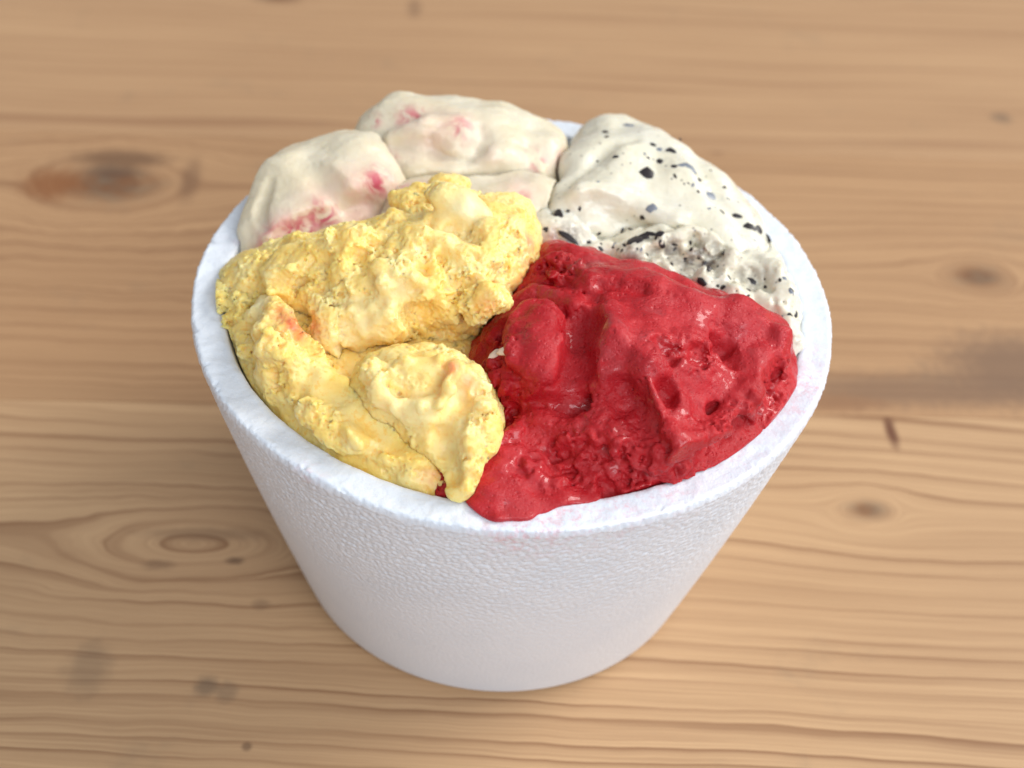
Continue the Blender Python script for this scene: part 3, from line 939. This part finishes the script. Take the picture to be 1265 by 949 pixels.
def torn(p):
    big = (fbm(p, 9.0, 2, 111.0) - 0.5) * 3.4
    n = fbm(p, 3.6, 2, 115.0)
    return big * 0.8 - 0.7 * sstep(0.54, 0.70, n) + (vnoise(p, 1.3, 119.0) - 0.5) * 0.35 - 0.6 * pores(p, 2.6, 121.0, 0.15)
cb.rough(torn)

# ---- berry ripple slabs
st_ = Vol((-64, 20, 76), (28, 92, 136))
st_.epx(570, 178, 8, (30, 17, 11), (0, 6, -3), k=0)
st_.epx(650, 190, 5.5, (15, 14, 7.5), (0, 22, -14), k=6)
st_.epx(505, 182, 8, (14, 15, 9), (0, -8, 8), k=6)
st_.epx(575, 246, -3, (36, 12, 10), k=2.5, sub=True)                        # undercut, so the slab overhangs
st_.stroke([(468, 212), (510, 218), (555, 206), (610, 196), (660, 205)], 2.4, -0.8, 2.5)
st_.stroke([(495, 185), (545, 188), (590, 172)], 2.4, 1.6, 3.0, True)
st_.stroke([(485, 168), (530, 152), (575, 162)], 2.4, -0.4, 3.0)
st_.dab(560, 178, (5, 3, 2), 0.2, 2.0)
st_.warp(2.2, 12.0, 23.0)
st_.rough(cream_relief(131.0, (10.0, 4.0, 3.0), 0.8))

sl_ = Vol((-86, -8, 76), (-12, 72, 128))
sl_.epx(392, 248, 1, (21, 21, 15), (0, 0, 20), k=0)
sl_.epx(440, 225, 5, (15, 17, 13), k=6)
sl_.epx(345, 290, -4, (13, 17, 11), (0, 0, 15), k=6)
sl_.epx(325, 262, -4, (8, 15, 9), k=4)
sl_.epx(308, 290, -2, (3.5, 11, 6), (0, 0, 8), k=3)
sl_.stroke([(335, 225, .5), (326, 255), (330, 280, .6)], 2.4, 0.6, 2.0, True)
sl_.stroke([(340, 305), (390, 278), (450, 252)], 2.4, 0.9, 3.5, True)
sl_.stroke([(365, 200), (400, 225), (425, 255)], 2.2, 1.6, 4.0, True)
sl_.warp(2.2, 12.0, 29.0)
sl_.rough(cream_relief(151.0, (9.0, 4.0, 4.0), 0.8))

sb_ = Vol((-50, -2, 76), (28, 64, 124))
sb_.epx(590, 270, 1, (26, 16, 11), k=0)
sb_.epx(655, 256, 2, (12, 13, 10), k=5)
sb_.epx(520, 268, 1, (14, 14, 11), k=5)
sb_.warp(2.2, 12.0, 37.0)
sb_.rough(cream_relief(171.0, (7.0, 4.0, 3.0), 0.9))

# ---- seat them in the tub and against each other
for v in (ym, yt, yb, rd, cl, cb, st_, sl_, sb_):
    v.clip_tub(rmax={id(yb): 78.6, id(rd): 79.0, id(ym): 79.5}.get(id(v), 79.0))
# the sorbet's tongue that has run over the rim
rd.ell(at(630, 618, RIM + 0.1), (9.5, 6.0, 1.1), (-3, 0, 0), 2.5)
rd.ell(at(622, 630, RIM + 0.0), (5.0, 3.6, 0.9), (-3, 0, 0), 1.6)
rd.ell(at(648, 631, RIM + 0.0), (5.0, 2.6, 0.8), (-3, 0, 14), 1.6)
rd.ell(at(668, 622, RIM + 0.0), (6.5, 2.4, 0.9), (-3, 0, 16), 1.6)
rd.ell(at(604, 616, RIM + 0.0), (5.0, 3.4, 1.2), (-3, 0, 0), 1.6)
rd.ell(at(700, 616, RIM + 0.0), (8.0, 2.4, 0.9), (-3, 0, 10), 1.6)
rd.warp(1.2, 4.5, 43.0, RIM - 1.0, at(645, 632, RIM), 16.0)
order = [ym, yt, yb, rd, cl, cb, st_, sl_, sb_]
for i, v in enumerate(order):
    for o in order[:i]:
        v.minus(o, 0.7 if (v in (st_, sl_, sb_) and o in (st_, sl_, cl)) else 0.06)

# ------------------------------------------------------------------ ice cream materials
def ice(name, color_fn, rough, sss, radius, scale, bump=None, coat=0.0, spec=0.5):
    w = NT(name)
    w.set(Base_Color=color_fn(w))
    w.put(w.bsdf.inputs['Roughness'], rough(w) if callable(rough) else rough)
    b = w.bsdf.inputs
    b['Subsurface Weight'].default_value = sss
    b['Subsurface Radius'].default_value = radius
    b['Subsurface Scale'].default_value = scale
    b['Specular IOR Level'].default_value = spec
    b['Coat Weight'].default_value = 0.0 if callable(coat) else coat
    b['Coat Roughness'].default_value = 0.12
    if callable(coat):
        w.put(b['Coat Weight'], coat(w))
    if bump:
        w.set(Normal=bump(w))
    return w.mat

def yellow_col(w):
    oc = w.obj()
    a = w.ramp(w.noise(oc, 130, 3.0), 0.35, 0.68)
    col = w.mix(a, (0.96, 0.665, 0.195), (0.96, 0.745, 0.32))
    b = w.ramp(w.noise(oc, 700, 3.0, 0.6), 0.50, 0.68, 0.0, 0.65)  # random amber flecks in the colour stand in for shaded pores
    col = w.mix(b, col, (0.95, 0.54, 0.09))
    col = w.mix(w.attr('pale'), col, (0.96, 0.82, 0.50))  # lit look of the raised bulges, put into the colour
    s = w.math('MULTIPLY', w.attr('stain'), w.ramp(w.noise(oc, 300, 2.0), 0.3, 0.6, 0.5, 1.2), clamp=True)
    return w.mix(s, col, (0.80, 0.10, 0.07))
yellow = ice('yellow_ice_cream', yellow_col, lambda w: w.ramp(w.noise(w.obj(), 200, 3.0), 0.35, 0.7, 0.28, 0.62), 0.9, (1.0, 0.85, 0.55), 0.0022,
             lambda w: w.bump(w.noise(w.obj(), 1300, 3.0, 0.65), 0.35, 0.0005))

def red_col(w):
    oc = w.obj()
    a = w.ramp(w.noise(oc, 90, 4.0, 0.6), 0.35, 0.68)
    col = w.mix(a, (0.40, 0.008, 0.014), (0.50, 0.020, 0.026))
    col = w.mix(w.ramp(w.noise(oc, 1000, 3.0, 0.65), 0.54, 0.72, 0.0, 0.5), col, (0.60, 0.075, 0.085))
    col = w.mix(w.ramp(w.noise(oc, 700, 3.0, 0.65), 0.56, 0.74, 0.0, 0.6), col, (0.30, 0.004, 0.007))
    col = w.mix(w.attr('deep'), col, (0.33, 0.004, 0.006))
    col = w.mix(w.attr('pale'), col, (0.50, 0.034, 0.044))
    return col
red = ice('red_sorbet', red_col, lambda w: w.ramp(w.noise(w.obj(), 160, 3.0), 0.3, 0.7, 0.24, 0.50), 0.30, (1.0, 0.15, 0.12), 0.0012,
          lambda w: w.bump(w.math('ADD', w.noise(w.obj(), 1300, 4.0, 0.7), w.ramp(w.voronoi(w.obj(), 760), 0.0, 0.33, -0.7, 0.0)), 0.5, 0.0006), lambda w: w.ramp(w.noise(w.obj(), 130, 3.0, 0.6), 0.52, 0.66, 0.0, 0.6), 0.28)

def cream_col(w):
    oc = w.obj()
    a = w.ramp(w.noise(oc, 60, 3.0), 0.35, 0.7)
    col = w.mix(a, (0.70, 0.62, 0.45), (0.72, 0.66, 0.52))
    f = w.math('MULTIPLY', w.attr('berry'), w.ramp(w.noise(oc, 150, 4.0, 0.62, 1.5), 0.40, 0.60, 0.0, 0.95), clamp=True)
    haze = w.math('MULTIPLY', w.attr('blush'), w.ramp(w.noise(oc, 110, 3.0, 0.6), 0.3, 0.65, 0.2, 0.8), clamp=True)
    col = w.mix(haze, col, (0.76, 0.45, 0.42))
    return w.mix(f, col, (0.54, 0.085, 0.13))
cream = ice('berry_ripple_cream', cream_col, lambda w: w.ramp(w.noise(w.obj(), 120, 3.0), 0.35, 0.7, 0.32, 0.55), 0.5, (1.0, 0.80, 0.55), 0.0028,
            lambda w: w.bump(w.noise(w.obj(), 700, 3.0, 0.6), 0.25, 0.0005))

def chip_col(w):
    oc = w.obj()
    a = w.ramp(w.noise(oc, 70, 3.0), 0.35, 0.7)
    col = w.mix(a, (0.76, 0.715, 0.57), (0.78, 0.75, 0.64))
    col = w.mix(w.ramp(w.voronoi(oc, 300), 0.06, 0.16, 0.6, 0.0), col, (0.06, 0.05, 0.06))
    col = w.mix(w.math('MULTIPLY', w.attr('smudge'), w.ramp(w.noise(oc, 330, 3.0, 0.6), 0.36, 0.6, 0.1, 1.2), clamp=True), col, (0.10, 0.072, 0.065))
    return w.mix(w.attr('blush'), col, (0.72, 0.22, 0.24))
chipc = ice('chocolate_chip_cream', chip_col, lambda w: w.ramp(w.noise(w.obj(), 120, 3.0), 0.35, 0.7, 0.25, 0.5), 0.5, (1.0, 0.85, 0.65), 0.0026,
            lambda w: w.bump(w.noise(w.obj(), 700, 3.0, 0.6), 0.25, 0.0005), 0.15)

# ------------------------------------------------------------------ ice cream objects
Y = thing('yellow_ice_cream', 'crumbly yellow ice cream heaped beside the red sorbet in the foam tub', 'ice cream', (0, 0, FLOOR * MM))
Rr = thing('red_sorbet', 'glossy red berry sorbet running onto the rim of the foam tub', 'sorbet', (0, 0, FLOOR * MM))
B = thing('berry_ripple_ice_cream', 'off-white ice cream with pink berry streaks piled behind the yellow one', 'ice cream', (0, 0, FLOOR * MM))
S = thing('chocolate_chip_ice_cream', 'white ice cream flecked with dark chocolate pieces behind the red sorbet', 'ice cream', (0, 0, FLOOR * MM))

def put(vol, name, parent, mat, paints):
    me = vol.mesh(name)
    for n, sp in paints.items():
        vol.paint(me, n, sp)
    o = link(name, me, parent, mat)
    o.matrix_parent_inverse = Matrix.Translation((0, 0, -FLOOR * MM))
    return o
put(ym, 'mound', Y, yellow, {'stain': ((655, 300, 2.6, .6), (652, 328, 2.6, .5), (388, 405, 3, .4), (600, 380, 3, .25), (645, 345, 2.5, .3)), 'pale': ((572, 258, 7, .9), (480, 360, 7, .5), (450, 395, 6, .6), (418, 432, 6, .5))})
put(yt, 'draped_lobe', Y, yellow, {'stain': ((562, 452, 3.2, .5), (575, 470, 2.5, .25)), 'pale': ((500, 500, 8, .5), (575, 490, 7, .6), (560, 540, 7, .4))})
put(yb, 'melting_layer', Y, yellow, {'stain': ((362, 400, 3.5, .7), (352, 390, 3, .5), (375, 412, 3, .5), (536, 588, 3, .3)), 'pale': ((320, 375, 4, .7),)})
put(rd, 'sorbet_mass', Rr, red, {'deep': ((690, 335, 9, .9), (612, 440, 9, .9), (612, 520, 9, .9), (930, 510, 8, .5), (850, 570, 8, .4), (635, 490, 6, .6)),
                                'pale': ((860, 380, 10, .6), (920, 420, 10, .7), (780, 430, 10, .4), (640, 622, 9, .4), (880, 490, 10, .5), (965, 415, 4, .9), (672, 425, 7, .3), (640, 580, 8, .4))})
lobe = put(cl, 'paddled_lobe', S, chipc, {'smudge': ((690, 285, 3, .7), (780, 298, 3, .6), (835, 200, 4, .25)), 'blush': ()})
low = put(cb, 'torn_layer', S, chipc, {'smudge': ((868, 325, 6, .8), (820, 310, 5, .7), (700, 300, 6, .7), (845, 345, 6, .7), (925, 345, 5, .5), (980, 430, 3, .4), (780, 312, 4, .5)),
                                 'blush': ((930, 385, 3, .6), (680, 300, 3, .4), (975, 440, 3, .3))})
put(st_, 'slab', B, cream, {'berry': ((508, 148, 4.5, 1.0), (570, 158, 3.5, .8), (665, 200, 3.0, 1.1), (660, 190, 2.5, .8), (460, 150, 2.5, 1), (480, 200, 3, .5), (455, 185, 3, .7)),
                           'blush': ((530, 160, 9, .6), (690, 200, 5, .7), (470, 200, 6, .6), (600, 190, 5, .3), (575, 158, 7, .5))})
put(sl_, 'slab', B, cream, {'berry': ((345, 298, 4.5, 1.2), (360, 290, 4, 1.2), (375, 283, 4, 1.1), (400, 265, 4, 1.2), (390, 272, 3.5, 1), (466, 226, 4, 1.2), (470, 215, 3, 1), (335, 305, 3.5, 1)),
                           'blush': ((360, 290, 7, .9), (400, 268, 8, .9), (440, 250, 9, .9), (465, 235, 8, .8), (330, 300, 5, .5))})
put(sb_, 'slab', B, cream, {'berry': ((645, 243, 2.5, .6), (520, 240, 3, .5), (640, 250, 2, .6), (500, 232, 3, .6)), 'blush': ((520, 240, 8, .7), (640, 240, 8, .5), (670, 260, 6, .3))})

# chocolate pieces
choc = NT('dark_chocolate')
choc.set(Base_Color=choc.mix(choc.noise(choc.obj(), 900, 2.0), (0.010, 0.008, 0.010), (0.030, 0.022, 0.024)), Roughness=0.38)
veil = NT('chocolate_under_cream')
veil.set(Base_Color=veil.mix(veil.ramp(veil.noise(veil.obj(), 800, 2.0), .35, .65), (0.07, 0.085, 0.12), (0.30, 0.33, 0.38)), Roughness=0.3)

def shard(seed):
    r = random.Random(seed)
    n = 8
    v, f = [], []
    ang = sorted(r.uniform(-0.3, 0.3) + i * 2 * math.pi / n for i in range(n))
    rad = [r.uniform(0.72, 1.12) for _ in range(n)]
    for z, k in ((-0.5, 0.8), (0.22, 1.0), (0.42, 0.72)):
        for a, q in zip(ang, rad):
            v.append((math.cos(a) * q * k, math.sin(a) * q * k, z + r.uniform(-0.08, 0.08)))
    v.append((0, 0, 0.5)); v.append((0, 0, -0.5))
    for L in range(2):
        for i in range(n):
            j = (i + 1) % n
            f.append((L * n + i, L * n + j, (L + 1) * n + j, (L + 1) * n + i))
    for i in range(n):
        j = (i + 1) % n
        f.append((2 * n + i, 2 * n + j, 3 * n)); f.append((j, i, 3 * n + 1))
    me = bpy.data.meshes.new('chocolate_piece')
    me.from_pydata(v, [], f)
    me.update()
    me.polygons.foreach_set('use_smooth', [True] * len(me.polygons))
    return me
shards = {}
for mat in (choc, veil):
    shards[mat.mat.name] = []
    for i in range(6):
        me = shard(i)
        me.materials.append(mat.mat)
        shards[mat.mat.name].append(me)
# px, py, half length, half width (px), turn (deg), under a film of cream?
chips = [(829, 188, 8, 4, 80, 0), (800, 216, 12, 8, -15, 0), (876, 243, 11, 6, -15, 1), (806, 258, 7, 5, 0, 1), (909, 267, 7, 3, 0, 0), (924, 282, 8, 6, -10, 0), (938, 284, 6, 3, 70, 0),
         (690, 264, 6, 6, 0, 0), (876, 213, 5, 3, 0, 0), (728, 300, 4, 8, 20, 0), (700, 292, 14, 4, -30, 0), (710, 303, 7, 4, -20, 0), (676, 284, 6, 4, -10, 0), (770, 305, 8, 4, 10, 0),
         (783, 297, 11, 4, 25, 0), (800, 291, 12, 4, 10, 0), (792, 296, 9, 5, 40, 0), (756, 308, 7, 3, 5, 0), (815, 289, 6, 3, 0, 0), (845, 354, 8, 6, -20, 0), (866, 349, 5, 6, 50, 0), (929, 348, 8, 6, -40, 0),
         (955, 370, 6, 5, 30, 0), (922, 376, 9, 6, 0, 0), (818, 302, 4, 5, 30, 0), (862, 322, 6, 4, 0, 0), (838, 322, 4, 3, 0, 0), (876, 332, 4, 3, 20, 0), (888, 330, 3, 3, 0, 0), (900, 345, 3, 4, 0, 0),
         (948, 294, 3, 6, 20, 0), (978, 362, 3, 5, 20, 1), (983, 388, 3, 3, 0, 0), (738, 200, 3, 2, 0, 0), (760, 194, 4, 2, 0, 0), (776, 156, 8, 3, -5, 1), (795, 192, 5, 3, -20, 1), (850, 208, 12, 5, -10, 1),
         (716, 258, 2, 3, 0, 0), (872, 312, 3, 2, 0, 0), (833, 305, 3, 4, 0, 0), (852, 300, 3, 3, 0, 0), (893, 358, 5, 4, 0, 0), (820, 335, 4, 3, 0, 0), (687, 303, 7, 5, 0, 0), (876, 270, 3, 2, 0, 0),
         (823, 230, 4, 2, 0, 1), (905, 300, 4, 3, 30, 1), (893, 312, 3, 3, 0, 0)]
rr_ = random.Random(3)
for (x0, y0, x1, y1, n_) in ((700, 160, 860, 280, 16), (830, 200, 940, 300, 14), (820, 295, 960, 370, 34), (670, 280, 820, 318, 22), (940, 300, 985, 400, 8)):
    for _ in range(n_):
        chips.append((rr_.uniform(x0, x1), rr_.uniform(y0, y1), rr_.uniform(1.4, 4.5), rr_.uniform(1.2, 3.0), rr_.uniform(0, 180), 1 if rr_.random() < 0.2 else 0))
for i, (px, py, a, b, turn, vl) in enumerate(chips):
    h1, h2 = cl.hit(px, py), cb.hit(px, py)
    ok1, ok2 = abs(float(cl.samp(h1[0]))) < 0.8, abs(float(cb.samp(h2[0]))) < 0.8
    d1, d2 = np.linalg.norm(h1[0] - CAM), np.linalg.norm(h2[0] - CAM)
    if not (ok1 or ok2):
        continue
    q, n = h1 if (ok1 and (not ok2 or d1 < d2)) else h2
    dep = np.linalg.norm(q - CAM) / FPX
    n = n + 0.35 * (-ray(px, py)); n /= np.linalg.norm(n)
    x = VR - n * (VR @ n); x /= np.linalg.norm(x)
    y = np.cross(n, x)
    c, s_ = math.cos(math.radians(turn)), math.sin(math.radians(turn))
    X, Yv = x * c + y * s_, -x * s_ + y * c
    foreshort = max(0.55, abs(n @ ray(px, py)))
    th = min(a, b) * dep * 0.8
    o = link('chocolate_piece', shards[veil.mat.name if vl else choc.mat.name][i % 6], S)
    M = Matrix.Identity(4)
    p = q - n * th * 0.28
    for k in range(3):
        M[k][0], M[k][1], M[k][2], M[k][3] = X[k] * a * dep * 1.2 * MM, Yv[k] * b * dep * 1.2 / foreshort * MM, n[k] * th * MM, p[k] * MM
    o.matrix_parent_inverse = Matrix.Translation((0, 0, -FLOOR * MM))
    o.matrix_basis = M

# a scrap of the white ice cream smeared on the sorbet
cm = NT('cream_scrap')
cm.set(Base_Color=(0.72, 0.60, 0.52), Roughness=0.4)
scrap = shard(2); scrap.materials.append(cm.mat)
for (px, py, a, b, turn) in ((611, 438, 12, 4, 24), (622, 434, 13, 4.5, 8)):
    q, n = rd.hit(px, py)
    n = n - 1.2 * ray(px, py); n /= np.linalg.norm(n)
    dep = np.linalg.norm(q - CAM) / FPX
    x = VR - n * (VR @ n); x /= np.linalg.norm(x)
    y = np.cross(n, x)
    c, s_ = math.cos(math.radians(turn)), math.sin(math.radians(turn))
    X, Yv = x * c + y * s_, -x * s_ + y * c
    o = link('cream_scrap', scrap, Rr)
    M = Matrix.Identity(4)
    for k in range(3):
        M[k][0], M[k][1], M[k][2], M[k][3] = X[k] * a * dep * MM, Yv[k] * b * dep * 1.3 * MM, n[k] * 1.3 * MM, q[k] * MM
    o.matrix_parent_inverse = Matrix.Translation((0, 0, -FLOOR * MM))
    o.matrix_basis = M
